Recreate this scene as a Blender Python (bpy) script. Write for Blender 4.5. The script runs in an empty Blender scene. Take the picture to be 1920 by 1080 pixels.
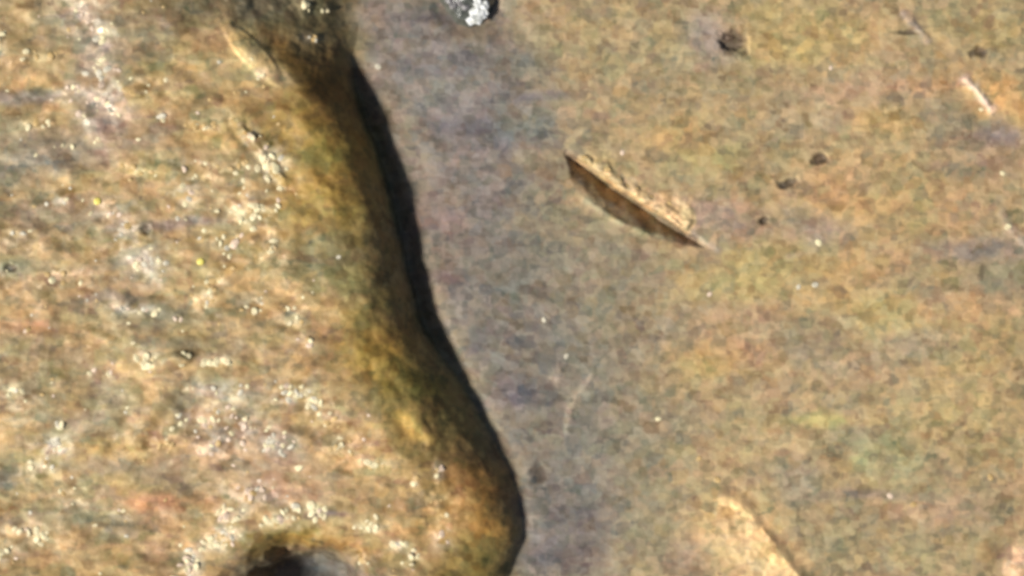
import bpy, math, random
import numpy as np
from mathutils import Vector

# ------------------------------------------------------------------ camera, sky, sun, exposure
S = bpy.context.scene
W0, H0 = 1920.0, 1080.0
cam_d = bpy.data.cameras.new('camera')
cam = bpy.data.objects.new('camera', cam_d)
S.collection.objects.link(cam)
S.camera = cam
CAM_Z = 40.0
cam.location = (0, 0, CAM_Z)
cam_d.sensor_width = 36
cam_d.lens = 36 * CAM_Z / 19.2
cam_d.clip_end = 500
cam_d.dof.use_dof = True
cam_d.dof.focus_distance = CAM_Z - 0.2
cam_d.dof.aperture_fstop = 0.24

SUN_EL, SUN_AZ = 46.0, 206.0       # direction the light comes FROM, degrees counter-clockwise from +X
wd = bpy.data.worlds.new('World'); S.world = wd; wd.use_nodes = True
nt = wd.node_tree
sky = nt.nodes.new('ShaderNodeTexSky'); sky.sky_type = 'NISHITA'; sky.sun_disc = False
sky.sun_elevation = math.radians(SUN_EL); sky.sun_rotation = math.radians(90 - SUN_AZ)
sky.dust_density = 1.0; sky.ozone_density = 0.6
nt.links.new(sky.outputs[0], nt.nodes['Background'].inputs[0])
nt.nodes['Background'].inputs[1].default_value = 0.05
sd = bpy.data.lights.new('sun', 'SUN'); sd.energy = 4.6; sd.angle = math.radians(9); sd.color = (1, .965, .90)
sun = bpy.data.objects.new('sun', sd); S.collection.objects.link(sun)
e, a = math.radians(SUN_EL), math.radians(SUN_AZ)
sv = Vector((math.cos(e) * math.cos(a), math.cos(e) * math.sin(a), math.sin(e)))
sun.rotation_euler = sv.to_track_quat('Z', 'Y').to_euler()
sun.location = sv * 30
S.view_settings.view_transform = 'Standard'; S.view_settings.look = 'None'
S.view_settings.exposure = 0.11; S.view_settings.gamma = 1; S.view_settings.use_curve_mapping = False
S.cycles.max_bounces = 4
S.cycles.pixel_filter_type = 'BLACKMAN_HARRIS'; S.cycles.filter_width = 3.8

# ------------------------------------------------------------------ helpers
rng = np.random.default_rng(7)
random.seed(7)

def lin(c):
    c = np.asarray(c, float) / 255.0
    return np.where(c <= .04045, c / 12.92, ((c + .055) / 1.055) ** 2.4)

def hash2(i, j, s):
    n = (i.astype(np.int64) * 374761393 + j.astype(np.int64) * 668265263 + s * 1442695041) & 0x7fffffff
    n = ((n ^ (n >> 13)) * 1274126177) & 0x7fffffff
    n = ((n ^ (n >> 15)) * 362437) & 0x7fffffff
    return ((n ^ (n >> 11)) & 0xffff) / 65535.0

def vn(x, y, s=0):
    """smooth value noise, 0..1, one cell = 1 unit"""
    i, j = np.floor(x), np.floor(y)
    u, v = x - i, y - j
    u = u * u * (3 - 2 * u); v = v * v * (3 - 2 * v)
    return ((hash2(i, j, s) * (1 - u) + hash2(i + 1, j, s) * u) * (1 - v)
            + (hash2(i, j + 1, s) * (1 - u) + hash2(i + 1, j + 1, s) * u) * v)

def fbm(x, y, s=0, o=4, g=.5):
    t, am, nrm = 0, 1, 0
    for k in range(o):
        t = t + am * vn(x * 2 ** k + 13.7 * k, y * 2 ** k - 7.1 * k, s + k)
        nrm += am; am *= g
    return t / nrm - .5

def sm(a, b, x):
    t = np.clip((x - a) / (b - a), 0, 1)
    return t * t * (3 - 2 * t)

def seg_dist(x, y, pts, closed=False):
    """distance to a polyline and the parameter (0..1) along it"""
    best = np.full(x.shape, 1e9); par = np.zeros(x.shape)
    n = len(pts); m = n if closed else n - 1
    for k in range(m):
        ax, ay = pts[k]; bx, by = pts[(k + 1) % n]
        dx, dy = bx - ax, by - ay
        t = np.clip(((x - ax) * dx + (y - ay) * dy) / (dx * dx + dy * dy), 0, 1)
        d = np.hypot(x - ax - t * dx, y - ay - t * dy)
        q = d < best
        best = np.where(q, d, best); par = np.where(q, (k + t) / m, par)
    return best, par

def inside(x, y, pts):
    r = np.zeros(x.shape, bool); n = len(pts)
    for k in range(n):
        ax, ay = pts[k]; bx, by = pts[(k + 1) % n]
        if ay == by: continue
        c = ((ay > y) != (by > y)) & (x < (bx - ax) * (y - ay) / (by - ay) + ax)
        r ^= c
    return r

def ell(x, y, cx, cy, rx, ry, ang=0):
    """normalised elliptical radius; ang in degrees, picture sense (y down)"""
    c, s = math.cos(math.radians(ang)), math.sin(math.radians(ang))
    dx, dy = x - cx, y - cy
    return np.hypot((dx * c + dy * s) / rx, (-dx * s + dy * c) / ry)

# ------------------------------------------------------------------ shapes measured on the metal (one unit = 1/100 of world unit)
EDGE = [(690, -140), (680, -60), (676, 0), (670, 60), (660, 110), (664, 160), (677, 200), (700, 260), (721, 325), (738, 385),
        (754, 445), (766, 500), (778, 560), (792, 610), (818, 655), (854, 705), (884, 750), (914, 800), (940, 850),
        (958, 890), (973, 935), (982, 980), (978, 1020), (954, 1080), (905, 1170), (820, 1260), (640, 1360), (200, 1420)]
REL = EDGE + [(-1500, 1500), (-4200, 1500), (-4200, -1900), (-900, -1500), (300, -900), (620, -450)]
YK  = [-300, -60, 40, 90, 130, 200, 300, 450, 600, 650, 720, 850, 930, 1000, 1080, 1400]
WW  = [60, 60, 60, 50, 26, 24, 26, 28, 30, 28, 26, 24, 22, 22, 24, 30]        # width of the steep wall
WH  = [.05, .05, .07, .12, .30, .50, .68, .72, .74, .66, .52, .42, .38, .38, .46, .5]  # height of the steep wall
SW  = [300, 300, 290, 240, 180, 136, 134, 146, 156, 176, 190, 190, 170, 150, 160, 190]       # width of the rounded shoulder
TOP = 1.15

GOUGE_AX = [(1062, 291), (1100, 318), (1150, 352), (1200, 387), (1250, 420), (1290, 444), (1322, 462)]
BURR = [(1082, 296), (1112, 308), (1140, 330), (1170, 350), (1200, 372), (1232, 392), (1264, 410), (1298, 430)]
RIM = [(1078, 362), (1110, 382), (1140, 402), (1170, 420), (1210, 434), (1256, 447)]
CREST = [(1372, 926), (1396, 952), (1416, 985), (1436, 1010), (1456, 1036), (1482, 1062), (1506, 1090), (1530, 1130)]
PITS = [(1377, 78, 30, 26, 0, .16), (1538, 298, 19, 11, 0, .10), (1480, 343, 19, 12, -5, .10), (1834, 97, 18, 11, -12, .09),
        (1431, 413, 12, 10, 0, .07), (1010, 890, 18, 24, 0, .03), (46, 504, 12, 9, 0, .06), (1700, 60, 24, 6, 0, .04),
        (294, 432, 11, 12, 10, .06)]

def edge_params(y):
    return np.interp(y, YK, WW), np.interp(y, YK, WH), np.interp(y, YK, SW)

def fields(x, y):
    d, _ = seg_dist(x, y, REL, True)
    ins = inside(x, y, REL)
    return np.where(ins, d, -d)

HOL = (572, 1138, 138, 140)
DSC = {}
def height(x, y, full=False):
    wob = 9 * fbm(x / 46, y / 46, 3, 3)
    d = fields(x, y) + wob
    w, h, s = edge_params(y)
    p = np.interp(y, [-300, -60, 40, 90, 130, 200, 300, 600, 700, 850, 1000, 1080, 1400], [2.2, 2.2, 2.3, 2.6, 3.0, 4.2, 5.2, 5.2, 3.6, 2.7, 2.6, 3.2, 4])
    tp = np.clip(d / (s * 1.25), 0, 1)
    t = np.clip(d / np.where(y > 600, np.interp(y, [600, 780, 880, 1030, 1120, 1400], [195, 220, 140, 135, 180, 230]), s * 1.25), 0, 1)
    z = np.where(d > 0, np.interp(y, [600, 760, 900, 1030, 1150], [TOP, TOP * .92, TOP * .62, TOP * .62, TOP * .8]) * (1 - (1 - t) ** p), 0)
    lo = sm(120, 10, y)
    z = z * (1 - lo + lo * sm(-10, 70, d))
    plate = sm(.50, .86, tp) * (d > 0)                       # 1 on the flat top
    # counter-like hollow at the lower edge
    eh = ell(x, y, *HOL) + .26 * fbm(x / 42, y / 42, 12, 3)
    hz = .22 * sm(1.15, .85, eh) + .78 * sm(.95, .62, eh)
    z = z - (1.5) * hz * (d > 0) - .1 * sm(.75, .4, eh)
    # foot trench
    z = z - .24 * np.exp(-((d + 5) / 22) ** 2) * sm(90, 200, y) * np.interp(y, [0, 600, 760], [1, 1, .25])
    # relief roughness
    rough = np.where(d > 0, plate, 0)
    smooth_sl = 1 - plate
    gw_ = sm(-6, 34, d)
    z = z + gw_ * rough * (.20 * fbm(x / 95, y / 60, 20, 3) + .060 * fbm(x / 38, y / 22, 24, 2, .5) + .012 * fbm(x / 12, y / 9, 27, 2))
    z = z + gw_ * smooth_sl * (.16 * fbm(x / 80, y / 80, 30, 3) + .075 * fbm(x / 28, y / 26, 33, 2) + .014 * fbm(x / 9, y / 9, 36, 2))
    fl = 1 - gw_
    z = z + fl * (.10 * fbm(x / 150, y / 130, 40, 2) + .040 * fbm(x / 42, y / 28, 43, 2, .5) + .012 * fbm(x / 14, y / 11, 46, 2))
    # top-left low ground falling away behind the ridge
    t = (x - 330) * .72 - (y + 0) * .70               # > 0 to the upper right of the line
    z = z - .12 * sm(-10, 120, t) * sm(190, 60, y) * (d > 0) * sm(0, 90, d)
    z = z + .10 * fbm(x / 26, y / 24, 52, 3) * sm(0, 60, t) * sm(160, 90, y) * sm(0, 60, d)
    # lenticular sliver on the ridge
    el = ell(x, y, 487, 112, 82, 24, 47)
    z = z + .085 * np.clip(1 - el ** 2, 0, 1) ** 1.3 + .014 * np.exp(-((el - .78) / .13) ** 2)
    # short rib behind the bright glint
    r1, _ = seg_dist(x, y, [(462, 238), (500, 285), (545, 342)])
    z = z + .05 * np.exp(-(r1 / (9 + 14 * fbm(x / 14, y / 14, 98, 2))) ** 2) - .03 * np.exp(-((r1 - 17) / 8) ** 2) * (x - 462 < (y - 238) * .8)
    # diagonal facet on the plateau
    ax, ay = 268, 842; bx, by = 385, 672
    L = math.hypot(bx - ax, by - ay); ux, uy = (bx - ax) / L, (by - ay) / L
    tt = (x - ax) * ux + (y - ay) * uy; nn = -(x - ax) * uy + (y - ay) * ux   # nn>0: lower right
    m = sm(-20, 25, tt) * sm(L + 25, L - 15, tt)
    z = z + m * (.055 * sm(-60, -8, nn) * sm(14, -14, nn + 14 * fbm(x / 22, y / 22, 99, 2)) - .012 * np.exp(-((nn - 10) / 9) ** 2))
    e2 = ell(x, y, 338, 676, 52, 17, -18)
    z = z + .08 * np.clip(1 - e2 ** 2, 0, 1)
    # Y-shaped ribs on the lower shoulder
    for pts, wd_, hh in (([(768, 778), (795, 790), (806, 822)], 9, .05), ([(832, 790), (812, 810), (806, 850)], 9, .05),
                         ([(776, 880), (792, 905), (800, 920)], 7, .05), ([(822, 860), (826, 890)], 7, .07),
                         ([(836, 905), (790, 950), (770, 985)], 7, .04), ([(628, 360), (640, 398)], 8, .05),
                         ([(560, 78), (592, 102)], 9, .07), ([(555, 545), (640, 575)], 8, .03), ([(680, 548), (700, 570)], 8, .04)):
        r, _ = seg_dist(x, y, pts)
        z = z + .6 * hh * np.exp(-(r / wd_ / (1.25 + 1.6 * fbm(x / 12, y / 12, 66, 2))) ** 2)
    # gouge
    xo, yo = x, y
    gxw = 9 * fbm(x / 24, y / 24, 58, 3); x = x + gxw * .55; y = y - gxw * .83
    g, gp = seg_dist(x, y, GOUGE_AX)
    side = (x - 1062) * (467 - 290) - (y - 290) * (1335 - 1062)      # > 0: upper right
    gw = np.interp(gp, [0, .12, .3, .6, .85, 1], [6, 26, 36, 34, 18, 3])
    gd = np.interp(gp, [0, .1, .3, .6, .85, 1], [.03, .24, .30, .26, .16, .02])
    prof = np.where(side > 0, np.clip(1 - g / 9, 0, 1), np.clip(1 - g / gw / (1.15 + .5 * fbm(x / 25, y / 25, 61, 2)), 0, 1) ** 1.5)
    z = z - 1.4 * gd * prof
    b, bp = seg_dist(x, y, BURR)
    bw = np.interp(bp, [0, .1, .28, .36, .5, .68, .8, .9, 1], [6, 16, 38, 27, 28, 34, 48, 50, 16]) * (.85 + .7 * fbm(x / 16, y / 16, 60, 2) + .0)
    bside = np.where(side > 0, sm(1, .0, b / bw / 1.15), sm(1, .2, b / 7))
    z = z + bside * (.050 + .13 * fbm(x / 19, y / 17, 63, 2) + .06 * fbm(x / 8, y / 8, 64, 1)) * sm(0, .06, bp) * sm(1, .96, bp)
    x, y = xo, yo
    r, rp = seg_dist(x, y, RIM)
    z = z + .045 * np.exp(-(r / 7) ** 2) * sm(0, .15, rp) * sm(1, .8, rp)
    tl, _ = seg_dist(x, y, [(1300, 438), (1345, 468)])
    z = z + .008 * np.exp(-(tl / 6) ** 2)
    # pits
    for (cx, cy, rx, ry, an, dp) in PITS:
        q = ell(x, y, cx, cy, rx, ry, an) + .9 * fbm(x / 14, y / 14, 71, 2)
        z = z - dp * .8 * sm(1.2, .2, q) + .005 * np.exp(-((q - 1.25) / .3) ** 2)
    # flake at the bottom
    xf = x + 16 * fbm(x / 30, y / 26, 69, 3)
    c, cp = seg_dist(xf, y, CREST)
    cs = (xf - 1385) * (1080 - 940) - (y - 940) * (1500 - 1385)     # > 0 right of the crest
    fw = np.interp(y, [915, 960, 1010, 1060, 1130], [22, 60, 78, 105, 140])
    z = z + np.where(cs > 0, .05 * sm(24, 0, c), .05 * sm(fw * .8, 4, c)) * sm(905, 950, y) - .008 * np.exp(-((c - 15) / 8) ** 2) * (cs > 0)
    z = z + .05 * fbm(x / 15, y / 15, 77, 2) * sm(90, 20, c) * (cs < 0) * sm(920, 950, y)
    # corner flake
    c2 = ell(x, y, 1925, 1055, 50, 30, -30)
    z = z + .12 * np.clip(1 - c2 ** 2, 0, 1)
    # small raised marks: (points, width, height)
    for pts, wd_, hh in MARKS:
        r, _ = seg_dist(x, y, pts)
        z = z + .5 * hh * np.exp(-(r / wd_ / (1.1 + 1.5 * fbm(x / 11, y / 11, 67, 2))) ** 2)
    # seat of the dark crystal
    ec = ell(x, y, 876, -2, 66, 70)
    z = z - .05 * sm(1.15, .7, ec)
    if full:
        return z, d, plate, eh, side, b / bw, bp, g / gw, gp, r, c, cs, fw, hz
    return z

MARKS = [([(1812, 150), (1834, 172), (1856, 202)], 7, .085), ([(1692, 26), (1716, 48), (1742, 76)], 6, .05),
         ([(1110, 702), (1096, 728), (1076, 752)], 7, .05), ([(1076, 755), (1068, 780), (1062, 806)], 8, .045),
         ([(1050, 690), (1044, 712)], 8, .05), ([(1880, 402), (1900, 436), (1925, 462)], 9, .045),
         ([(1262, 588), (1240, 640)], 6, .02), ([(1480, 480), (1530, 470)], 6, .025)]

# ------------------------------------------------------------------ colour of the metal (tarnish, dirt, bare patches and some painted shade)
# x, y, rx, ry, angle, colour, strength
TAN, OLIVE, GREY, PINK, ORANGE = (176, 150, 108), (142, 132, 96), (128, 122, 110), (166, 134, 112), (190, 146, 92)
PURP, BLUEG, PALE, BROWN, YEL = (112, 98, 104), (118, 118, 112), (205, 188, 158), (120, 94, 68), (188, 164, 96)
BL = [
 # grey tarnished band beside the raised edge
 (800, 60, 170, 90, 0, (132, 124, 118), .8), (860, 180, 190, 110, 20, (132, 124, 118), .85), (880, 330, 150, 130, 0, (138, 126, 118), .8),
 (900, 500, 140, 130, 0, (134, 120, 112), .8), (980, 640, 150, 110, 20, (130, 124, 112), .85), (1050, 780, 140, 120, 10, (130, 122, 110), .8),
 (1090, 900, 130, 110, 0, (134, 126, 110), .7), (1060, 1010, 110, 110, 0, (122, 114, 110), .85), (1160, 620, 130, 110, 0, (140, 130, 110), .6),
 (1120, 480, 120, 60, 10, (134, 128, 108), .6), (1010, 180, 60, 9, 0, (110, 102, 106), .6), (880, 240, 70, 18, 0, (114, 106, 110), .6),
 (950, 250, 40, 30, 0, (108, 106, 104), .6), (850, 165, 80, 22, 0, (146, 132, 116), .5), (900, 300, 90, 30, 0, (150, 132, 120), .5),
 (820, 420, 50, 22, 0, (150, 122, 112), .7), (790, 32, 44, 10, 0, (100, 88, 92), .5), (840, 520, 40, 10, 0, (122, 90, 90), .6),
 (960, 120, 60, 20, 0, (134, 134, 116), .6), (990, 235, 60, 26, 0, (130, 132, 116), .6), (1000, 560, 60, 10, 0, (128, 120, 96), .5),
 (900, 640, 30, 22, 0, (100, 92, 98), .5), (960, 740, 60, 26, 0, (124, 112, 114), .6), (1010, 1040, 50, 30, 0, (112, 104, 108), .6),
 (1010, 400, 60, 40, 0, (148, 136, 108), .5), (1020, 310, 70, 30, 0, (160, 138, 106), .5), (890, 60, 60, 22, 0, (112, 98, 78), .7),  # last blob paints the brown shadow below the crystal
 # warm field
 (1240, 120, 160, 90, 0, (158, 142, 106), .6), (1480, 60, 110, 60, 0, (168, 150, 100), .6), (1560, 90, 110, 40, 0, (182, 156, 98), .6),
 (1330, 70, 40, 46, 0, (142, 130, 122), .8), (1650, 110, 90, 50, 0, (168, 144, 110), .5), (1700, 165, 170, 16, 0, (184, 142, 106), .6),
 (1600, 200, 140, 50, 0, (164, 140, 112), .6), (1520, 230, 60, 30, 0, (152, 140, 108), .6), (1660, 230, 70, 26, 0, (182, 154, 92), .6),
 (1800, 220, 70, 40, 0, (136, 130, 106), .6), (1870, 185, 60, 40, 30, (200, 156, 96), .7), (1860, 60, 60, 40, 0, (158, 144, 96), .6),
 (1260, 250, 60, 30, 0, (186, 152, 96), .6), (1330, 300, 70, 30, 0, (160, 144, 92), .6), (1560, 330, 110, 30, -15, (184, 146, 104), .6),
 (1700, 310, 90, 36, 0, (178, 152, 106), .5), (1850, 290, 90, 40, 0, (150, 124, 104), .6), (1880, 255, 50, 22, 0, (130, 118, 118), .6),
 (1340, 410, 90, 34, 10, (158, 132, 116), .7), (1500, 390, 40, 26, 60, (126, 120, 104), .7), (1580, 380, 90, 24, 0, (188, 152, 100), .6),
 (1700, 400, 90, 40, 0, (178, 152, 96), .5), (1800, 400, 70, 40, -20, (178, 144, 110), .5), (1830, 470, 110, 20, 0, (134, 120, 114), .7),
 (1540, 440, 60, 26, 0, (154, 130, 120), .6), (1480, 500, 110, 40, 0, (168, 152, 92), .6), (1370, 540, 90, 30, 0, (186, 166, 108), .6),
 (1620, 500, 120, 50, 0, (180, 148, 104), .5), (1710, 540, 40, 30, 0, (142, 126, 96), .7), (1870, 530, 60, 40, 0, (132, 126, 104), .7),
 (1830, 570, 90, 24, 0, (186, 148, 112), .6), (1600, 570, 90, 30, 0, (186, 156, 104), .5), (1670, 600, 60, 40, 0, (186, 168, 110), .6),
 (1380, 600, 110, 40, 0, (168, 138, 108), .5), (1360, 660, 90, 20, 0, (172, 132, 96), .7), (1510, 640, 60, 40, 0, (134, 126, 102), .6),
 (1320, 680, 60, 30, 0, (184, 158, 100), .6), (1620, 680, 120, 36, 0, (164, 140, 112), .5), (1820, 640, 90, 60, 0, (182, 154, 100), .6),
 (1730, 650, 60, 30, 0, (140, 132, 110), .6), (1250, 790, 90, 40, 0, (138, 128, 106), .6), (1500, 730, 110, 30, 0, (164, 142, 108), .5),
 (1540, 790, 60, 12, 0, (176, 168, 108), .7), (1630, 825, 60, 20, 0, (132, 130, 106), .7), (1800, 780, 120, 60, 0, (176, 154, 102), .5),
 (1660, 860, 60, 30, 0, (154, 154, 108), .7), (1400, 840, 110, 30, 0, (174, 152, 110), .6), (1480, 880, 60, 24, 0, (140, 130, 110), .7),
 (1640, 925, 90, 10, 0, (132, 118, 108), .7), (1700, 880, 60, 60, 0, (144, 134, 98), .6), (1780, 960, 100, 28, 0, (166, 132, 110), .6),
 (1860, 950, 50, 40, 0, (138, 126, 94), .6), (1560, 1000, 110, 60, 0, (144, 130, 98), .6), (1700, 1030, 110, 50, 0, (148, 136, 100), .5),
 (1870, 1040, 30, 26, -40, (124, 98, 64), .8), (1250, 980, 90, 80, 0, (146, 134, 104), .5), (1300, 1050, 60, 40, 0, (136, 118, 106), .6),
 (1180, 850, 70, 60, 0, (140, 130, 108), .5), (1300, 900, 60, 40, 0, (162, 142, 108), .6), (1500, 920, 50, 26, 0, (136, 128, 110), .6),
 # bare metal of the flakes and marks
 (1392, 1000, 80, 66, 50, (204, 172, 120), .9), (1405, 1062, 90, 50, 50, (206, 176, 128), .85), (1350, 950, 34, 30, 0, (186, 156, 106), .7),
 (1915, 1055, 44, 30, -30, (214, 184, 146), .9),
 # plateau
 (60, 60, 120, 60, 0, (150, 128, 82), .6), (170, 30, 60, 60, 30, (190, 168, 142), .6), (215, 170, 44, 110, 0, (186, 168, 154), .8),
 (100, 165, 110, 12, 0, (196, 148, 84), .8), (60, 195, 130, 12, 0, (142, 130, 124), .8), (40, 250, 60, 30, 0, (146, 146, 118), .6),
 (120, 300, 90, 34, 0, (140, 130, 120), .7), (60, 330, 80, 30, 0, (140, 132, 116), .6), (280, 90, 60, 50, 30, (140, 126, 96), .6),
 (300, 160, 90, 40, 0, (164, 142, 86), .6), (420, 220, 110, 60, 30, (166, 138, 84), .6), (260, 260, 90, 34, 0, (150, 128, 114), .6),
 (200, 340, 110, 24, 0, (188, 154, 92), .6), (430, 260, 60, 20, 0, (196, 158, 84), .7), (100, 405, 160, 26, 0, (142, 122, 100), .7),
 (350, 425, 80, 10, -4, (136, 120, 112), .9), (110, 455, 130, 16, 0, (158, 136, 88), .6), (290, 500, 70, 34, 0, (172, 164, 144), .6),
 (60, 505, 90, 16, 0, (140, 138, 114), .7), (90, 560, 120, 34, 0, (180, 142, 96), .6), (230, 558, 60, 10, 0, (124, 108, 98), .8),
 (430, 500, 90, 40, 0, (178, 148, 88), .6), (90, 612, 60, 10, 0, (206, 152, 106), .9), (130, 605, 12, 24, 0, (116, 84, 50), .7),
 (300, 590, 90, 22, 0, (152, 148, 126), .6), (440, 590, 80, 50, 0, (166, 138, 90), .6), (120, 680, 140, 60, 0, (156, 136, 96), .6),
 (340, 640, 60, 12, 0, (122, 112, 92), .7), (430, 660, 90, 12, 0, (130, 108, 84), .5), (280, 720, 70, 50, 0, (194, 160, 108), .7),
 (60, 740, 70, 34, 0, (140, 128, 92), .6), (160, 800, 80, 30, 0, (146, 138, 112), .7), (220, 835, 60, 16, 0, (184, 146, 72), .8),
 (230, 740, 40, 40, 0, (142, 136, 112), .6), (350, 780, 40, 40, -55, (134, 118, 80), .8), (200, 870, 90, 12, 0, (136, 118, 90), .7), (80, 880, 50, 30, 0, (166, 160, 100), .6), (20, 890, 40, 20, 0, (112, 112, 108), .7),
 (340, 880, 80, 30, 0, (138, 130, 104), .7), (450, 800, 80, 40, 0, (192, 154, 118), .6), (140, 960, 110, 20, 0, (138, 132, 100), .8),
 (320, 936, 80, 14, 0, (212, 150, 104), .8), (60, 980, 90, 36, 0, (186, 156, 112), .6), (240, 985, 60, 20, 0, (136, 126, 96), .6),
 (310, 1000, 40, 60, 20, (190, 148, 106), .5), (450, 860, 110, 60, 0, (186, 150, 116), .5), (540, 830, 50, 26, 0, (134, 122, 116), .7),
 (640, 840, 50, 26, 0, (210, 160, 98), .7), (560, 900, 90, 40, 0, (178, 144, 118), .5), (620, 958, 36, 6, 0, (122, 92, 94), .9),
 (640, 780, 60, 60, 0, (166, 142, 92), .5), (430, 735, 70, 30, 0, (184, 170, 140), .6),
 # yellow-brown patina of the shoulder; later rows also paint shade in dark tints
 (560, 250, 60, 90, -20, (142, 118, 58), .8), (600, 400, 80, 70, 0, (150, 124, 60), .8), (620, 480, 70, 40, 0, (116, 108, 78), .8),
 (650, 300, 60, 70, 0, (140, 110, 50), .8), (690, 640, 70, 40, 0, (150, 114, 52), .8), (730, 690, 80, 36, 30, (156, 128, 62), .8), (780, 720, 60, 30, 30, (112, 108, 54), .7), (700, 590, 40, 40, 0, (124, 112, 64), .7), (640, 540, 50, 30, 0, (132, 124, 84), .7), (610, 300, 40, 22, 0, (124, 118, 60), .7),
 (790, 790, 50, 40, 30, (146, 116, 66), .7), (840, 800, 40, 40, 30, (110, 98, 56), .8), (860, 850, 70, 50, 30, (112, 90, 54), .7), (890, 930, 50, 50, 0, (172, 124, 64), .8),
 (910, 985, 44, 34, 0, (186, 140, 72), .8), (860, 900, 30, 30, 0, (128, 94, 54), .7), (850, 1000, 40, 30, 0, (140, 118, 72), .7), (820, 960, 80, 50, 0, (158, 124, 78), .6), (900, 1040, 60, 40, 0, (130, 114, 60), .8),
 (550, 1000, 110, 14, -4, (150, 126, 64), .95), (640, 1020, 80, 14, 8, (152, 118, 60), .95), (500, 1030, 40, 40, 0, (116, 98, 52), .8),
 (580, 1078, 120, 46, 0, (86, 88, 88), .95), (650, 1078, 40, 26, 0, (108, 98, 90), .8), (480, 20, 160, 60, 0, (100, 92, 74), .9), (620, 80, 80, 60, 0, (112, 98, 66), .85),  # hollow floor and dim top slope: shade painted into these tints
 (620, 170, 50, 60, 0, (112, 84, 38), .85), (360, 30, 60, 30, 0, (118, 106, 78), .7), (720, 20, 30, 60, 0, (128, 114, 108), .6),
 (484, 110, 76, 26, 47, (216, 188, 134), .95), (530, 150, 30, 12, 47, (200, 170, 128), .8), (555, 120, 70, 16, 47, (120, 88, 40), .8),  # last blob paints the shaded side beside the sliver
 (775, 795, 40, 14, 40, (196, 164, 90), .7), (770, 790, 24, 10, 30, (200, 168, 96), .6),
]

NB_FIELD = next(k for k, b in enumerate(BL) if b[:2] == (60, 60)); NB_PLATE = next(k for k, b in enumerate(BL) if b[:2] == (560, 250))

def tint_at(x, y, d, plate):
    wx = x + 36 * fbm(x / 48, y / 40, 80, 3, .6); wy = y + 24 * fbm(x / 48, y / 40, 85, 3, .6)
    c = np.zeros(x.shape + (3,))
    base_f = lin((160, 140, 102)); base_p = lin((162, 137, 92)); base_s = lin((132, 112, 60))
    rel = sm(-34 - 30 * sm(110, 60, y), 0, d + 26 * fbm(x / 20, y / 20, 95, 2))[..., None]  # shoulder patina carried past the foot, also painting the shadow band brown
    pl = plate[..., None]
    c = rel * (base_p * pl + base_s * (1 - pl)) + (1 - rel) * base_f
    fr = (x > -300) & (x < 2220) & (y > -300) & (y < 1400)
    xs, ys, cs = wx[fr], wy[fr], c[fr]
    for kk, (cx, cy, rx, ry, an, col, st) in enumerate(BL):
        on_rel = d[fr] > 0
        q = ell(xs, ys, cx, cy, rx * 1.1, ry * 1.15, an)
        wgt = (st * np.exp(-q ** 3))[:, None]
        ds = .14 if kk >= NB_FIELD and kk < NB_PLATE else 0
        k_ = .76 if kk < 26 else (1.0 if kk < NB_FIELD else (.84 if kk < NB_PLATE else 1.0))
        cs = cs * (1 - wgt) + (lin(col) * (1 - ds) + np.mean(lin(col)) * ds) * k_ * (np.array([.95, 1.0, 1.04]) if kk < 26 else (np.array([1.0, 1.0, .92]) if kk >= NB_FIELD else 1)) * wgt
    c[fr] = cs
    c = c * np.array([1.05, 1.01, .99])
    # outside the picture the same patchwork goes on
    far = fbm(x / 90, y / 60, 90, 3)[..., None]
    c = np.where(fr[..., None], c, c * (1 + .7 * far))
    return c

# ------------------------------------------------------------------ sampling grid, dense near the camera's subject and coarser away from it
def axis(lo, hi, step, far):
    core = np.arange(lo, hi + step, step)
    out, s, p = [], step, 0
    while p < far:
        s *= 1.035; p += s; out.append(p)
    out = np.array(out)
    return np.concatenate([(lo - out)[::-1], core, core[-1] + out])
STEP = 2.05
gx = axis(-30, 1950, STEP, 1900); gy = axis(-30, 1110, STEP, 1400)
X, Y = np.meshgrid(gx, gy)
Z, D, PL, EH, SIDE, BR, BP, GR, GP, _, CR, CS, FW, HZ = height(X, Y, True)
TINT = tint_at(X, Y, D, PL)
NX, NY = len(gx), len(gy)
P3 = np.stack([(X - 960) / 100, (540 - Y) / 100, Z], -1).reshape(-1, 3)

# bare, burnished burr colour; the groove's shade is painted darker into the tint
def mixin(mask, col):
    global TINT
    TINT = TINT * (1 - mask[..., None]) + lin(col) * mask[..., None]
b_, bp_ = seg_dist(X, Y, BURR)
burr_m = np.where(SIDE > 0, sm(1.15, .8, BR), sm(8, 4, b_)) * ((BP > .0) & (BP < .999))
groove_m = (SIDE < 0) * sm(1.05, .9, GR) * (GP > 0) * (GP < 1)
mixin(groove_m * .6, (112, 98, 78))  # shade inside the groove put into the colour
mixin(burr_m * .95, (212, 180, 132))
rr, _ = seg_dist(X, Y, RIM); mixin(.7 * np.exp(-(rr / 7) ** 2), (168, 156, 118))
rr, _ = seg_dist(X, Y, [(1300, 438), (1345, 468)]); mixin(.4 * np.exp(-(rr / 7) ** 2), (176, 166, 146))
for (cx, cy, rx, ry, an, dp) in PITS:
    mixin(.8 * sm(1.1, .5, ell(X, Y, cx, cy, rx, ry, an) + .9 * fbm(X / 14, Y / 14, 71, 2)), (78, 64, 52))
for pts, w_, hh in MARKS:
    rr, _ = seg_dist(X, Y, pts); mixin(min(1, hh * 13) * np.exp(-(rr / (w_ + 1) / (1.1 + 1.5 * fbm(X / 11, Y / 11, 67, 2))) ** 2), (226, 196, 168) if hh > .06 else (176, 156, 134))
mixin(.85 * np.exp(-((CR - 9 - 24 * fbm(X / 16, Y / 16, 68, 2)) / 12) ** 2) * (CS < 0) * sm(925, 950, Y), (232, 200, 140))
mixin(.35 * np.exp(-((CR - 15) / 9) ** 2) * (CS > 0) * sm(915, 940, Y) * (CR < 40), (128, 104, 72))  # shadow line right of the crest, painted brown
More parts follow.
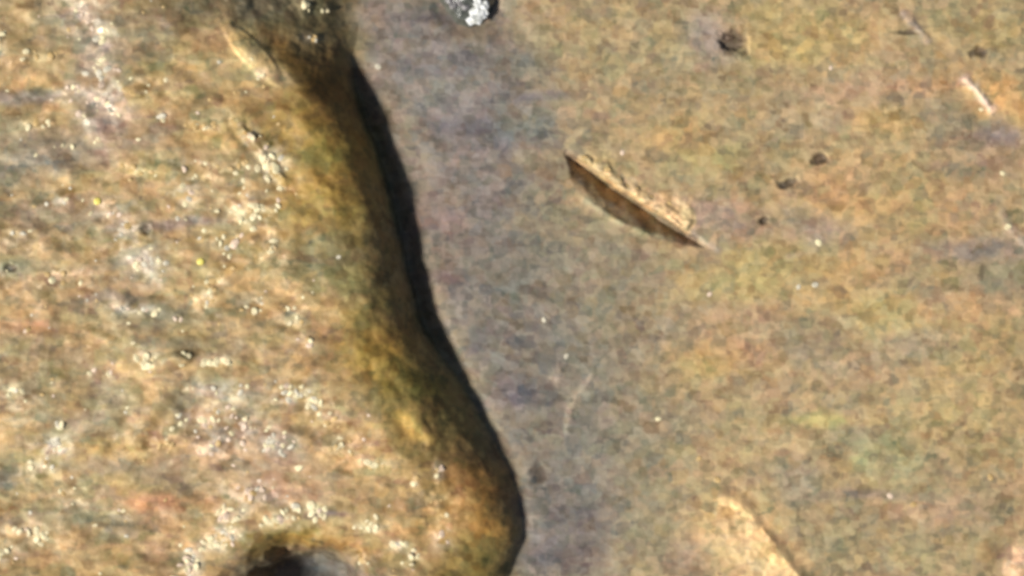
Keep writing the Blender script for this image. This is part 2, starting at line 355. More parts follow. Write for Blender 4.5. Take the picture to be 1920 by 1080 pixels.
GLOSS = np.where(D > 0, .15 + .20 * PL, .12) * (1 - .6 * HZ)
# x, y, rx, ry, number, size, material weights(cream, pink, tan, silver)
CL = [
 (522, 312, 26, 34, 26, 7, (8, 1, 0, 1)), (485, 265, 16, 14, 6, 5, (3, 1, 0, 2)), (215, 80, 16, 24, 12, 5.5, (4, 3, 0, 2)), (170, 30, 22, 34, 16, 4.5, (2, 4, 1, 2)),
 (210, 140, 22, 20, 16, 5.5, (5, 3, 0, 2)), (225, 190, 26, 34, 24, 5, (3, 4, 0, 3)), (160, 180, 20, 20, 10, 5, (3, 3, 1, 1)), (185, 225, 20, 20, 10, 5, (3, 3, 0, 2)),
 (100, 120, 50, 12, 12, 5.5, (3, 0, 5, 0)), (20, 90, 18, 30, 8, 5.5, (4, 0, 2, 1)), (90, 240, 34, 12, 8, 5, (3, 0, 3, 1)), (205, 265, 14, 10, 5, 6, (4, 3, 0, 0)),
 (145, 282, 14, 8, 4, 5.5, (5, 0, 1, 0)), (300, 180, 50, 20, 10, 5, (2, 0, 4, 0)), (325, 228, 12, 10, 3, 6, (4, 0, 0, 1)), (400, 245, 40, 14, 12, 5.5, (2, 0, 5, 0)),
 (440, 330, 60, 20, 14, 5.5, (3, 1, 4, 0)), (270, 330, 50, 16, 10, 6, (3, 0, 4, 0)), (540, 350, 20, 12, 7, 6, (5, 0, 2, 0)), (478, 400, 50, 28, 38, 6, (8, 1, 2, 1)),
 (442, 460, 26, 12, 16, 6.5, (8, 1, 0, 1)), (365, 355, 20, 40, 12, 5, (3, 1, 1, 3)), (365, 410, 10, 8, 3, 6, (5, 0, 0, 1)), (260, 440, 30, 30, 14, 5, (2, 2, 1, 4)),
 (140, 380, 30, 10, 8, 4.5, (2, 1, 0, 3)), (290, 495, 30, 30, 22, 5, (2, 2, 0, 5)), (330, 490, 10, 8, 3, 5.5, (4, 0, 0, 2)), (445, 490, 14, 14, 6, 6, (5, 0, 3, 0)),
 (420, 530, 18, 18, 10, 6, (5, 1, 3, 0)), (400, 565, 22, 20, 12, 5.5, (4, 1, 3, 0)), (270, 575, 44, 10, 12, 4.5, (1, 1, 0, 5)), (310, 580, 14, 8, 4, 6, (4, 1, 0, 2)),
 (350, 598, 12, 7, 3, 6, (4, 3, 0, 0)), (520, 470, 26, 30, 12, 5, (4, 0, 3, 1)), (490, 570, 24, 14, 10, 5.5, (4, 0, 2, 1)), (560, 590, 30, 24, 12, 5.5, (4, 0, 3, 0)),
 (580, 630, 16, 16, 6, 6, (4, 2, 1, 0)), (290, 672, 18, 20, 16, 6, (8, 1, 1, 0)), (362, 664, 12, 9, 5, 6.5, (8, 0, 1, 0)), (418, 674, 30, 9, 16, 6.5, (9, 1, 0, 0)),
 (200, 693, 8, 8, 3, 6, (3, 3, 0, 1)), (225, 695, 10, 8, 3, 5, (2, 3, 0, 2)), (440, 730, 50, 16, 14, 5, (3, 1, 0, 4)), (560, 735, 36, 22, 26, 5, (4, 1, 0, 4)),
 (430, 780, 60, 28, 30, 5, (3, 5, 1, 1)), (470, 790, 20, 14, 8, 6, (4, 4, 0, 0)), (513, 797, 10, 8, 3, 6.5, (6, 0, 0, 0)), (350, 773, 10, 10, 4, 6, (3, 3, 0, 1)),
 (535, 828, 34, 18, 26, 5, (2, 3, 0, 6)), (600, 750, 24, 20, 12, 5, (4, 0, 1, 2)), (620, 780, 30, 20, 10, 5, (4, 0, 3, 0)), (568, 868, 9, 7, 3, 6, (6, 0, 0, 0)),
 (133, 790, 9, 9, 6, 6.5, (8, 0, 0, 1)), (120, 830, 26, 18, 12, 5, (2, 0, 0, 4)), (95, 870, 30, 20, 12, 5, (3, 0, 2, 1)), (420, 830, 60, 30, 20, 5, (3, 4, 3, 0)),
 (640, 830, 34, 22, 18, 5.5, (3, 1, 5, 0)), (700, 865, 26, 12, 12, 6, (4, 0, 4, 0)), (480, 920, 50, 20, 22, 5, (3, 5, 1, 1)), (430, 960, 40, 16, 22, 5.5, (6, 3, 1, 0)),
 (556, 948, 16, 10, 12, 6.5, (8, 0, 0, 1)), (595, 948, 24, 9, 16, 6.5, (9, 1, 0, 0)), (520, 968, 40, 10, 20, 5.5, (8, 1, 1, 0)), (440, 990, 34, 12, 16, 5.5, (5, 2, 0, 3)),
 (410, 1010, 30, 12, 12, 6, (7, 1, 0, 1)), (700, 970, 10, 9, 5, 7, (9, 0, 0, 0)), (695, 982, 30, 8, 14, 6, (8, 0, 0, 1)), (750, 1012, 16, 9, 10, 6, (8, 0, 0, 1)),
 (776, 1040, 14, 12, 12, 6.5, (9, 0, 0, 0)), (690, 1045, 30, 12, 8, 5, (3, 0, 4, 0)), (70, 985, 34, 10, 12, 5, (5, 3, 0, 0)), (88, 998, 16, 8, 12, 7, (9, 0, 0, 0)),
 (20, 1030, 26, 12, 14, 6, (7, 2, 0, 1)), (370, 1050, 16, 28, 30, 6, (7, 4, 0, 2)), (340, 1072, 16, 8, 8, 5, (5, 2, 0, 1)), (825, 878, 8, 16, 7, 5, (3, 4, 1, 0)),
 (782, 890, 8, 12, 3, 5, (3, 1, 2, 0)), (572, 12, 18, 10, 8, 6, (4, 0, 3, 0)), (606, 22, 10, 8, 4, 6, (4, 0, 3, 0)), (585, 78, 20, 8, 7, 4.5, (2, 0, 3, 2)),
 (498, 148, 16, 9, 7, 5, (4, 2, 2, 0)), (10, 80, 8, 12, 4, 6, (6, 1, 0, 0)), (60, 740, 30, 30, 6, 5, (2, 0, 3, 1)), (330, 820, 50, 20, 10, 5, (2, 0, 5, 0)),
 (835, 945, 30, 30, 6, 5, (1, 0, 5, 0)), (830, 1000, 16, 20, 6, 5, (3, 3, 0, 0)), (60, 450, 60, 20, 10, 5, (2, 2, 4, 1)), (140, 520, 60, 16, 12, 5, (2, 1, 5, 0)),
 (230, 400, 40, 20, 8, 5, (2, 2, 1, 2)), (80, 620, 20, 8, 5, 5, (1, 4, 3, 0)), (150, 930, 30, 20, 6, 5, (3, 0, 2, 2)), (240, 960, 20, 10, 4, 5, (2, 0, 3, 1)),
]
gl = np.zeros(X.shape)
for (cx, cy, rx, ry, n_, s_, wts) in CL:
    gl = np.maximum(gl, min(1, n_ / 14 + .3) * np.exp(-ell(X, Y, cx, cy, rx * 1.3, ry * 1.3) ** 2))
pale = np.zeros(X.shape)
gcol = np.zeros(X.shape + (3,)); MC = [lin((226, 204, 162)), lin((204, 176, 158)), lin((196, 162, 104)), lin((188, 180, 160))]
pn = sm(-.2, .1, fbm(X / 17, Y / 12, 97, 2))
for (cx, cy, rx, ry, n_, s_, wts) in CL:
    g_ = min(.8, n_ / 20 + .25) * np.exp(-ell(X, Y, cx, cy, rx * 1.15, ry * 1.15) ** 2) * pn
    c_ = sum(w_ * m_ for w_, m_ in zip(wts, MC)) / sum(wts)
    gcol = np.where((g_ > pale)[..., None], c_, gcol); pale = np.maximum(pale, g_)
TINT = TINT * (1 - pale[..., None]) + gcol * pale[..., None]
GLOSS = GLOSS + np.where(D > 0, .6 * gl, 0)

# ------------------------------------------------------------------ materials
def metal(name, facet=.5, rough=.5, metallic=.25, streak=.08):
    m = bpy.data.materials.new(name); m.use_nodes = True
    n, l = m.node_tree.nodes, m.node_tree.links
    bs = n['Principled BSDF']
    geo = n.new('ShaderNodeNewGeometry')
    def math_(op, a, b=None, c=None):
        q = n.new('ShaderNodeMath'); q.operation = op
        for k, v in enumerate((a, b, c)):
            if v is None: continue
            if isinstance(v, (int, float)): q.inputs[k].default_value = v
            else: l.new(v, q.inputs[k])
        return q.outputs[0]
    def vec(op, a, b=None, sc=None):
        q = n.new('ShaderNodeVectorMath'); q.operation = op
        for k, v in enumerate((a, b)):
            if v is None: continue
            if isinstance(v, tuple): q.inputs[k].default_value = v
            else: l.new(v, q.inputs[k])
        if sc is not None:
            if isinstance(sc, (int, float)): q.inputs['Scale'].default_value = sc
            else: l.new(sc, q.inputs['Scale'])
        return q.outputs[0]
    wn = n.new('ShaderNodeTexNoise'); wn.inputs['Scale'].default_value = 4; wn.inputs['Detail'].default_value = 1.5
    l.new(geo.outputs['Position'], wn.inputs['Vector'])
    wv = vec('SCALE', vec('SUBTRACT', wn.outputs['Color'], (.5, .5, .5)), sc=.07)
    pos = vec('ADD', geo.outputs['Position'], wv)
    pst = vec('MULTIPLY', pos, (1, 1.2, 1))
    def vor(scale, metric='CHEBYCHEV', src=pst, rand=1.0):
        v = n.new('ShaderNodeTexVoronoi'); v.distance = metric; v.feature = 'F1'
        v.inputs['Scale'].default_value = scale; v.inputs['Randomness'].default_value = rand
        l.new(src, v.inputs['Vector']); return v
    va, vb, vc = vor(3.8), vor(7.4), vor(2.0, 'EUCLIDEAN')
    def hue(v, amt_l, amt_c):
        """one random lightness plus a smaller random hue per patch"""
        s = n.new('ShaderNodeSeparateColor'); l.new(v, s.inputs[0])
        lum = math_('MULTIPLY', math_('SUBTRACT', s.outputs[0], .5), amt_l)
        ch = math_('MULTIPLY', math_('SUBTRACT', s.outputs[1], .5), amt_c)
        c2 = math_('MULTIPLY', math_('SUBTRACT', s.outputs[2], .5), amt_c * .65)
        cb = n.new('ShaderNodeCombineColor')
        l.new(math_('ADD', lum, math_('MULTIPLY', ch, .55)), cb.inputs[0])
        l.new(math_('SUBTRACT', lum, math_('MULTIPLY', ch, .12)), cb.inputs[1])
        l.new(math_('ADD', lum, math_('SUBTRACT', c2, math_('MULTIPLY', ch, .3))), cb.inputs[2])
        return cb.outputs[0]
    nz = n.new('ShaderNodeTexNoise'); nz.inputs['Scale'].default_value = 14; nz.inputs['Detail'].default_value = 2
    l.new(pst, nz.inputs['Vector'])
    tot = vec('ADD', hue(va.outputs['Color'], .44, .20), hue(vb.outputs['Color'], .44, .15))
    tot = vec('ADD', tot, hue(vc.outputs['Color'], .16, .12))
    tot = vec('ADD', tot, hue(nz.outputs['Color'], .28, .08))
    plong = vec('MULTIPLY', vec('ADD', geo.outputs['Position'], vec('SCALE', wv, sc=2.2)), (1, 2.8, 1))
    tot = vec('ADD', tot, hue(vor(1.7, 'CHEBYCHEV', plong).outputs['Color'], streak, streak * .8))
    mul = vec('ADD', tot, (1, 1, 1))
    at = n.new('ShaderNodeAttribute'); at.attribute_name = 'tint'
    colr = vec('MAXIMUM', vec('MULTIPLY', at.outputs['Color'], mul), (.012, .010, .008))
    l.new(colr, bs.inputs['Base Color'])
    ag = n.new('ShaderNodeAttribute'); ag.attribute_name = 'gloss'
    # fine relief
    bn = n.new('ShaderNodeTexNoise'); bn.inputs['Scale'].default_value = 9; bn.inputs['Detail'].default_value = 3
    l.new(pst, bn.inputs['Vector'])
    bump = n.new('ShaderNodeBump'); bump.inputs['Strength'].default_value = 1; bump.inputs['Distance'].default_value = .010
    l.new(bn.outputs['Fac'], bump.inputs['Height'])
    # crystal facets: each small cell has its own tilt
    vf = n.new('ShaderNodeTexVoronoi'); vf.inputs['Scale'].default_value = 8.5
    l.new(vec('MULTIPLY', geo.outputs['Position'], (1, 1, .2)), vf.inputs['Vector'])
    tilt = vec('MULTIPLY', vec('SUBTRACT', vf.outputs['Color'], (.5, .5, .5)), (1, 1, 0))
    nn = vec('NORMALIZE', vec('ADD', bump.outputs['Normal'], vec('SCALE', tilt, sc=math_('MULTIPLY', ag.outputs['Fac'], facet))))
    l.new(nn, bs.inputs['Normal'])
    bs.inputs['Metallic'].default_value = metallic
    sr = n.new('ShaderNodeSeparateColor'); l.new(vf.outputs['Color'], sr.inputs[0])
    rg = math_('SUBTRACT', rough + .12, math_('MULTIPLY', math_('MULTIPLY', sr.outputs[2], ag.outputs['Fac']), .34))
    l.new(rg, bs.inputs['Roughness'])
    return m

M_FIELD = metal('tarnished_field_metal', .4, .62, .12)
M_REL = metal('worn_relief_metal', .34, .56, .12, .28)
M_SLOPE = metal('patinated_shoulder_metal', .5, .58, .18)
M_BARE = metal('bare_torn_metal', .45, .55, .15)

def plain(name, col, rough=.3, metallic=.5, var=.25):
    m = bpy.data.materials.new(name); m.use_nodes = True
    n, l = m.node_tree.nodes, m.node_tree.links
    bs = n['Principled BSDF']
    geo = n.new('ShaderNodeNewGeometry')
    nz = n.new('ShaderNodeTexNoise'); nz.inputs['Scale'].default_value = 11; nz.inputs['Detail'].default_value = 3
    l.new(geo.outputs['Position'], nz.inputs['Vector'])
    r = n.new('ShaderNodeValToRGB'); c = lin(col)
    r.color_ramp.elements[0].position = .3; r.color_ramp.elements[1].position = .7
    r.color_ramp.elements[0].color = (*(c * (1 - var)), 1); r.color_ramp.elements[1].color = (*np.minimum(c * (1 + var), .92), 1)
    l.new(nz.outputs['Fac'], r.inputs[0]); l.new(r.outputs[0], bs.inputs['Base Color'])
    b = n.new('ShaderNodeBump'); b.inputs['Distance'].default_value = .03; l.new(nz.outputs['Fac'], b.inputs['Height'])
    l.new(b.outputs[0], bs.inputs['Normal'])
    bs.inputs['Roughness'].default_value = rough; bs.inputs['Metallic'].default_value = metallic
    return m
GM = [plain('cream_grain_and_glint', (234, 212, 168), .5, .0), plain('pinkish_grain_and_glint', (220, 194, 168), .5, .0),
      plain('tan_grain_and_glint', (196, 164, 108), .5, .0), plain('silvery_grain_and_glint', (206, 196, 172), .5, .0)]  # on the relief face these pale colours stand in for glints
G_YEL = plain('yellow_grain_metal', (240, 220, 112), .4, .1, .1)

# ------------------------------------------------------------------ splitting the sheet into its things and parts
def fc(A):                      # value at face centres
    return (A[:-1, :-1] + A[1:, :-1] + A[:-1, 1:] + A[1:, 1:]) / 4
FX, FY, FD, FPL, FEH = fc(X), fc(Y), fc(D), fc(PL), fc(EH)
ids = np.zeros(FX.shape, int)
ids[FD > 0] = 1                                 # shoulder
ids[(FD > 0) & (FPL > .5)] = 2                  # top face
ids[(FD > 0) & (FEH < .98)] = 3                 # hollow
ids[ell(FX, FY, 487, 112, 84, 26, 47) < 1] = 4  # sliver on the ridge
fb = fc(burr_m) > .5; fg = (fc(groove_m) > .5) & ~fb
ids[fg] = 5; ids[fb] = 6
r_, _ = seg_dist(FX, FY, RIM); ids[(r_ < 8) & (ids == 0)] = 7
npit = len(PITS)
for k, (cx, cy, rx, ry, an, dp) in enumerate(PITS):
    ids[(ell(FX, FY, cx, cy, rx * 1.15, ry * 1.15, an)) < 1.0] = 10 + k
c_, _ = seg_dist(FX, FY, CREST)
ids[(fc(CS) < 0) & (c_ < fc(FW) * .8) & (FY > 930) & (FY < 1180)] = 30
ids[(fc(CS) < 200) & (c_ < 9) & (FY > 930) & (FY < 1180)] = 31
ids[ell(FX, FY, 1925, 1055, 50, 30, -30) < 1] = 32
for k, (pts, w_, hh) in enumerate(MARKS):
    r_, _ = seg_dist(FX, FY, pts); ids[(r_ < w_ + 2) & (ids == 0)] = 40 + k

gzy, gzx = np.gradient(Z, gy / -100, gx / 100)
NRM = np.stack([-gzx, -gzy, np.ones_like(Z)], -1); NRM = (NRM / np.linalg.norm(NRM, axis=-1, keepdims=True)).reshape(-1, 3)
IDX = np.arange(NX * NY).reshape(NY, NX)
q00, q01, q10, q11 = IDX[:-1, :-1], IDX[:-1, 1:], IDX[1:, :-1], IDX[1:, 1:]
quads = np.stack([q10, q11, q01, q00], -1)      # y runs downwards
tint_f = np.concatenate([TINT.reshape(-1, 3), np.ones((NX * NY, 1))], 1).astype(np.float32)
gloss_f = GLOSS.reshape(-1).astype(np.float32)

def sheet(name, code, mat, parent=None):
    sel = quads[ids == code].reshape(-1)
    u, inv = np.unique(sel, return_inverse=True)
    me = bpy.data.meshes.new(name)
    off = np.zeros(3) if parent is None else np.array(parent.location)
    co = P3[u] - off
    nf = len(sel) // 4
    me.vertices.add(len(u)); me.vertices.foreach_set('co', co.astype(np.float32).ravel())
    me.loops.add(len(sel)); me.loops.foreach_set('vertex_index', inv.astype(np.int32).ravel())
    me.polygons.add(nf); me.polygons.foreach_set('loop_start', np.arange(0, nf * 4, 4, dtype=np.int32))
    me.update(calc_edges=True)
    me.polygons.foreach_set('use_smooth', np.ones(nf, bool))
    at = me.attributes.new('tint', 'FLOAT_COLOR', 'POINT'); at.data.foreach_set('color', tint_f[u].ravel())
    ag = me.attributes.new('gloss', 'FLOAT', 'POINT'); ag.data.foreach_set('value', gloss_f[u])
    me.normals_split_custom_set_from_vertices(NRM[u])
    me.materials.append(mat)
    o = bpy.data.objects.new(name, me); S.collection.objects.link(o)
    o.parent = parent
    return o

def w(x, y, z=None):
    if z is None: z = float(height(np.array([float(x)]), np.array([float(y)]))[0])
    return ((x - 960) / 100, (540 - y) / 100, z)

def thing(name, label, cat, x, y, z=0.0, group=None):
    o = bpy.data.objects.new(name, None); S.collection.objects.link(o)
    o.location = w(x, y, z); o.empty_display_size = .2
    o['label'] = label; o['category'] = cat
    if group: o['group'] = group
    return o
def tag(o, label, cat, group=None):
    o['label'] = label; o['category'] = cat
    if group: o['group'] = group
    return o

ground = sheet('ground', 0, M_FIELD); ground['kind'] = 'structure'
ground['label'] = 'flat tarnished metal field, grey beside the raised relief and tan further right'

relief = thing('raised_relief', 'large rounded raised metal relief filling the left half, with a dark right edge', 'relief', 400, 540, 0)
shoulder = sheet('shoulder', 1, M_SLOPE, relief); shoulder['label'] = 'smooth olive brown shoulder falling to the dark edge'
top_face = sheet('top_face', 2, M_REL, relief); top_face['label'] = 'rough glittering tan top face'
hollow = sheet('hollow', 3, M_SLOPE, relief); hollow['label'] = 'dark rounded hollow at the lower edge'
sliver = sheet('sliver', 4, M_SLOPE, relief); sliver['label'] = 'pale leaf-shaped sliver near the top'

gouge = thing('gouge', 'deep slanting gouge in the flat field with a bright crumbly burr along its upper side', 'gouge', 1200, 385, 0)
sheet('groove', 5, M_FIELD, gouge); burr = sheet('burr', 6, M_BARE, gouge); sheet('rim', 7, M_FIELD, gouge)

PIT_LABELS = ['largest dark pit in the field, near the top edge, with a grey halo',
              'small oval dark pit right of the gouge, higher of the two close together',
              'small dark pit right of the gouge, lower of the two close together',
              'small dark pit above the bright short scratch at the right edge',
              'small brown pit just right of the lower end of the gouge',
              'dark grey pit touching the foot of the raised relief near the bottom',
              'small round dark pit on the relief at the far left edge',
              'thin flat dark nick near the top right beside a faint pale scratch',
              'small brown pit in the middle of the glittering relief face']
for k in range(npit):
    cx, cy = PITS[k][:2]
    o = sheet('pit', 10 + k, M_REL if k in (6, 8) else M_FIELD)
    tag(o, PIT_LABELS[k], 'pit', 'dark pits in the metal')

fl = thing('metal_flake', 'golden orange raised flake with a bright ragged crest at the bottom edge', 'flake', 1400, 1020, 0)
sheet('flake_body', 30, M_BARE, fl); sheet('crest', 31, M_BARE, fl)
tag(sheet('metal_flake', 32, M_BARE), 'small pale flake in the bottom right corner', 'flake')
MARK_LABELS = ['short bright pinkish white scratch near the right edge', 'faint pale scratch near the top right corner',
               'upper half of the pale bent scratch beside the grey band', 'lower pinkish half of the pale bent scratch beside the grey band',
               'tiny pale upright mark left of the bent scratch', 'bright cream scratch cut off by the right edge',
               'faint thin scratch below the tail of the gouge', 'faint pale mark right of the tail of the gouge']
for k in range(len(MARKS)):
    tag(sheet('scratch', 40 + k, M_BARE if k in (0, 5) else M_FIELD), MARK_LABELS[k], 'scratch', 'pale scratches on the field')

# ------------------------------------------------------------------ dark glossy crystal at the top
def faceted(name, pts, faces, mat, parent):
    me = bpy.data.meshes.new(name); me.from_pydata(pts, [], faces); me.materials.append(mat); me.update()
    o = bpy.data.objects.new(name, me); S.collection.objects.link(o); o.parent = parent
    return o
def glassy(name, col, rough, spec=1.0, metallic=0.0):
    m = plain(name, col, rough, metallic, .35)
    m.node_tree.nodes['Principled BSDF'].inputs['Coat Weight'].default_value = spec
    m.node_tree.nodes['Principled BSDF'].inputs['Coat Roughness'].default_value = .08
    return m
CX, CY = 876, 0
cr = thing('dark_crystal', 'dark glossy wedge-shaped crystal with a white glint at the top edge', 'crystal', CX, CY, 0)
def cp(x, y, z): return ((x - CX) / 100, (CY - y) / 100, z)
out = [(812, -30), (822, 2), (836, 18), (846, 32), (852, 46), (880, 54), (906, 44), (920, 24), (932, 4), (936, -34), (900, -70), (845, -66)]
inn = [(826, -24), (836, 0), (846, 12), (854, 26), (862, 38), (884, 40), (897, 32), (908, 16), (916, 0), (920, -26), (892, -52), (850, -50)]
zi = [.10, .13, .12, .07, .10, .14, .16, .18, .15, .12, .10, .10]
nO = len(out)
pts = [cp(x, y, -.10) for x, y in out] + [cp(x, y, z) for (x, y), z in zip(inn, zi)] + [cp(872, 2, .22), cp(868, -26, .26), cp(890, 18, .12)]
fs = [(k, (k + 1) % nO, nO + (k + 1) % nO, nO + k) for k in range(nO)]
c0, c1, c2 = 2 * nO, 2 * nO + 1, 2 * nO + 2
fs += [(nO + 1, nO + 2, c0), (nO + 2, nO + 3, c0), (nO + 3, nO + 4, c0), (nO + 4, c2, c0), (nO + 4, nO + 5, c2), (nO + 5, nO + 6, c2), (nO + 6, nO + 7, c2),
       (nO + 7, c0, c2), (nO + 7, nO + 8, c0), (nO + 8, c1, c0), (nO + 8, nO + 9, c1), (nO + 9, nO + 10, c1), (nO + 10, nO + 11, c1),
       (nO + 11, nO + 0, c1), (nO + 0, nO + 1, c1), (nO + 1, c0, c1)]
fs = [tuple(reversed(f)) for f in fs]
M_CR = glassy('dark_green_crystal', (84, 86, 78), .25, .8)
body = faceted('crystal_body', pts, fs, M_CR, cr)
# white glint of the crystal, painted as pale lumpy facets

def lump(name, seed, flat=.55, sub=1, amt=.28):
    r = random.Random(seed)
    t = (1 + 5 ** .5) / 2
    vs = [Vector(v).normalized() for v in [(-1, t, 0), (1, t, 0), (-1, -t, 0), (1, -t, 0), (0, -1, t), (0, 1, t), (0, -1, -t), (0, 1, -t), (t, 0, -1), (t, 0, 1), (-t, 0, -1), (-t, 0, 1)]]
    fcs = [(0, 11, 5), (0, 5, 1), (0, 1, 7), (0, 7, 10), (0, 10, 11), (1, 5, 9), (5, 11, 4), (11, 10, 2), (10, 7, 6), (7, 1, 8), (3, 9, 4), (3, 4, 2), (3, 2, 6), (3, 6, 8), (3, 8, 9), (4, 9, 5), (2, 4, 11), (6, 2, 10), (8, 6, 7), (9, 8, 1)]
    for _ in range(sub):
        cache, nf = {}, []
        def mid(a, b):
            k = (min(a, b), max(a, b))
            if k not in cache:
                vs.append(((vs[a] + vs[b]) / 2).normalized()); cache[k] = len(vs) - 1
            return cache[k]
        for a_, b_, c_ in fcs:
            x1, x2, x3 = mid(a_, b_), mid(b_, c_), mid(c_, a_)
            nf += [(a_, x1, x3), (b_, x2, x1), (c_, x3, x2), (x1, x2, x3)]
        fcs = nf
    vs = [v * (1 + amt * (r.random() - .5) * 2) for v in vs]
    return [(v.x, v.y, v.z * flat) for v in vs], fcs

def mesh_of(name, vs, fcs, mat, smooth=False):
    me = bpy.data.meshes.new(name); me.from_pydata(vs, [], fcs); me.materials.append(mat); me.update()
    if smooth: me.polygons.foreach_set('use_smooth', [True] * len(me.polygons))
    return me
M_WH = glassy('painted_glint_white', (240, 240, 226), .25, .6)  # pale colour painted for the crystal's highlight
for (x, y, s_, sx, sy) in [(894, 32, 15, .9, 1.1), (902, 18, 12, .9, 1.1), (896, 7, 9, .8, 1.3), (885, 41, 9, 1, .9), (910, 12, 6, 1, 1.3)]:
    vs, fcs = lump('chip', int(x * 7 + y), .5, 1, .38)
    o = bpy.data.objects.new('bright_chip', mesh_of('bright_chip', vs, fcs, M_WH)); S.collection.objects.link(o)
    o.parent = cr; o.location = cp(x, y, .17); o.scale = (s_ * sx / 100, s_ * sy / 100, s_ / 100)
    o.rotation_euler = (0, 0, random.random() * 6)
for (x, y, s_) in [(850, 12, 8), (862, 8, 7), (842, 2, 7), (872, 14, 8)]:
    vs, fcs = lump('chip', int(x * 3 + y), .6, 1, .25)
    o = bpy.data.objects.new('grey_chip', mesh_of('grey_chip', vs, fcs, glassy('grey_chip_glass', (128, 124, 122), .3, .6))); S.collection.objects.link(o)
    o.parent = cr; o.location = cp(x, y, .15); o.scale = (s_ / 100,) * 3

# ------------------------------------------------------------------ bright grains, pale lumps standing in for glints
SHAPES = [lump('g', 100 + k, .20, 2, .10) for k in range(5)]
GMESH = [[mesh_of('grain', *SHAPES[k], m, True) for k in range(5)] for m in GM]
YMESH = mesh_of('grain', *SHAPES[0], G_YEL, True)
grains = []
for (cx, cy, rx, ry, n_, s_, wts) in CL:
    for k in range(int(n_ * .6 + .5)):
        t_ = random.gauss(0, .55), random.gauss(0, .55)
        x, y = cx + rx * t_[0], cy + ry * t_[1]
        grains.append((x, y, s_ * random.uniform(.5, 1.5) * (1.0 if abs(t_[0]) + abs(t_[1]) < 1 else .75), random.choices(range(4), wts)[0]))
# thin general scatter over the glittering top face
k = 0
while k < 350:
    x, y = random.uniform(-250, 900), random.uniform(-200, 1250)
    grains.append((x, y, random.uniform(1.8, 4.2), random.choices(range(4), (3, 2, 4, 2))[0])); k += 1
ga = np.array([(g[0], g[1]) for g in grains])
gz, gd_, gpl, geh = height(ga[:, 0], ga[:, 1], True)[:4]
keep = []
for k, g in enumerate(grains):
    big = g[2] > 4.4
    if gd_[k] <= 4 or geh[k] < 1.05: continue
    if k >= len(grains) - 350 and random.random() > gpl[k] * .9: continue
    keep.append((g, float(gz[k])))
inframe = [t for t in keep if 0 < t[0][0] < 1000 and 0 < t[0][1] < 1080]
inframe.sort(key=lambda t: -t[0][2])
solo = inframe[:292]; solo_set = {id(t) for t in solo}
rest = [t for t in keep if id(t) not in solo_set]
off = Vector(relief.location)
def rot():
    return (random.uniform(-.3, .3), random.uniform(-.3, .3), random.uniform(0, 6.28))
proto = {}
for (x, y, r_, mi), z in solo:
    key = (mi, random.randrange(5))
    o = bpy.data.objects.new('grain', GMESH[key[0]][key[1]]); S.collection.objects.link(o); o.parent = relief
    o.location = Vector(w(x, y, z - r_ * .03 / 100)) - off
    f = random.uniform(.8, 1.35); o.scale = (r_ * f / 100, r_ / f / 100, r_ / 100); o.rotation_euler = rot()
for x, y, r_ in ((205, 382, 6.5), (393, 492, 6.5)):
    o = bpy.data.objects.new('grain', YMESH); S.collection.objects.link(o); o.parent = relief
    o.location = Vector(w(x, y)) - off + Vector((0, 0, .02)); o.scale = (r_ / 100,) * 3; o['label'] = 'bright yellow grain'
def join(name, items, parent, off_):
    V, F, MI = [], [], []
    for (x, y, r_, mi), z in items:
        vs, fcs = SHAPES[random.randrange(5)]
        a_ = random.uniform(0, 6.28); ca, sa = math.cos(a_), math.sin(a_); f = random.uniform(.8, 1.35)
        b0 = len(V); px, py, pz = w(x, y, z - r_ * .03 / 100)
        for (vx, vy, vz) in vs:
            vx *= r_ * f / 100; vy *= r_ / f / 100; vz *= r_ / 100
            V.append((vx * ca - vy * sa + px - off_[0], vx * sa + vy * ca + py - off_[1], vz + pz - off_[2]))
        F += [(p + b0, q + b0, s + b0) for p, q, s in fcs]; MI += [mi] * len(fcs)
    me = bpy.data.meshes.new(name); me.from_pydata(V, [], F)
    for m in GM: me.materials.append(m)
    me.polygons.foreach_set('material_index', MI); me.polygons.foreach_set('use_smooth', [True] * len(F)); me.update()
    o = bpy.data.objects.new(name, me); S.collection.objects.link(o); o.parent = parent; o['kind'] = 'stuff'
    return o
join('fine_glint_grains', rest, relief, off)

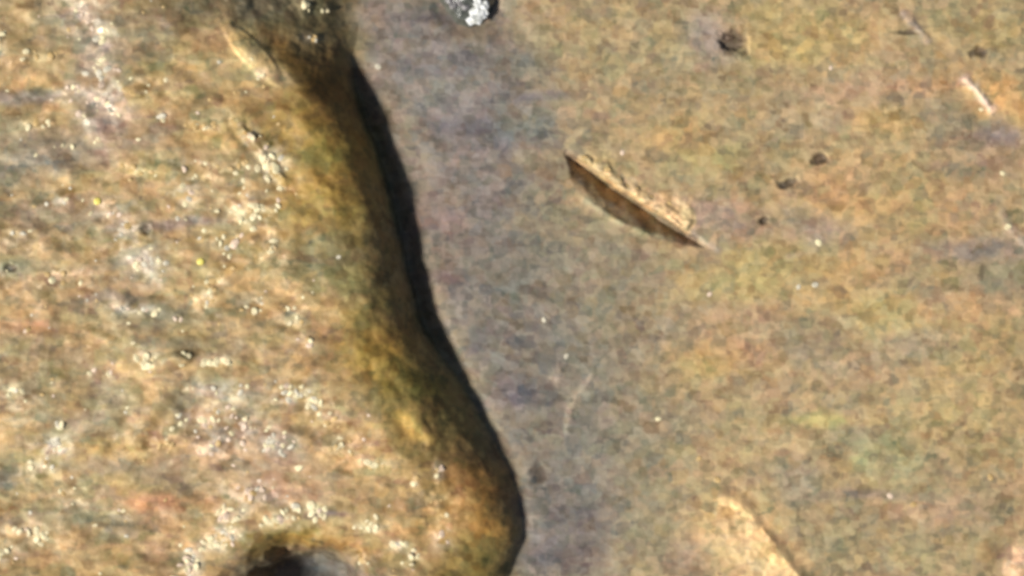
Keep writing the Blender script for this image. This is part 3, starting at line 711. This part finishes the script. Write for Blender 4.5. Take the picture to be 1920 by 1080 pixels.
# lone specks lying on the flat field: x, y, radius, material, label
SPECKS = [(1234, 785, 6, 0, 'tiny white speck on the field, lower right of the pale bent scratch'),
          (1062, 668, 6, 3, 'tiny pale speck above the upright mark beside the bent scratch'),
          (1535, 455, 8, 0, 'cream speck on a pinkish patch right of the gouge'),
          (1528, 534, 7, 3, 'pale slanted speck in the middle of the right field'),
          (1497, 538, 6, 3, 'pale greyish speck just left of a slanted speck'),
          (1669, 930, 7, 1, 'white speck at the end of a thin dark line in the lower right'),
          (1713, 946, 7, 2, 'tan speck right of the thin dark line in the lower right'),
          (1167, 286, 6, 1, 'small pinkish speck above the upper end of the gouge burr'),
          (1880, 325, 6, 0, 'small white speck below the bright short scratch near the right edge'),
          (1890, 425, 8, 0, 'cream speck against the right edge halfway up'),
          (1558, 127, 5, 1, 'tiny pinkish speck below the largest dark pit, to its right'),
          (709, 125, 7, 3, 'pale speck on the grey band beside the top of the dark edge'),
          (1330, 552, 6, 1, 'small pinkish speck near the end of the yellow patch in the field'),
          (1020, 600, 6, 3, 'pale greenish speck on the grey band left of the field centre'),
          (1345, 900, 8, 2, 'tan speck above the golden flake'),
          (1310, 860, 6, 2, 'pale yellowish speck above the golden flake, further left'),
          (1857, 895, 7, 2, 'orange tan speck in the lower right field'),
          (1840, 205, 5, 0, 'tiny cream speck at the lower end of the bright short scratch')]
for k, (x, y, r_, mi, lb) in enumerate(SPECKS):
    o = bpy.data.objects.new('grain', GMESH[mi][k % 5]); S.collection.objects.link(o)
    o.location = Vector(w(x, y)) + Vector((0, 0, .005)); o.scale = (r_ * .9 / 100, r_ * .7 / 100, r_ * .5 / 100); o.rotation_euler = (0, 0, k * 1.1)
    tag(o, lb, 'grain', 'pale grains on the field')

# crumbs broken along the burr
offg = Vector(gouge.location)
for k in range(14):
    t_ = random.uniform(.06, .97); i = min(int(t_ * (len(BURR) - 1)), len(BURR) - 2); f = t_ * (len(BURR) - 1) - i
    x = BURR[i][0] * (1 - f) + BURR[i + 1][0] * f; y = BURR[i][1] * (1 - f) + BURR[i + 1][1] * f
    wdt = float(np.interp(t_, [0, .1, .28, .36, .5, .68, .8, .9, 1], [3, 6, 17, 8, 11, 15, 22, 24, 8]))
    q = random.uniform(0, .85) * wdt
    x += q * .55; y -= q * .83
    r_ = random.uniform(3.5, 7.5)
    o = bpy.data.objects.new('crumb', GMESH[2][random.randrange(5)]); S.collection.objects.link(o); o.parent = gouge
    o.location = Vector(w(x, y)) - offg - Vector((0, 0, .02)); o.scale = (r_ * random.uniform(.9, 1.7) / 100, r_ / 100, r_ * .12 / 100); o.rotation_euler = (0, 0, random.uniform(0, 6))
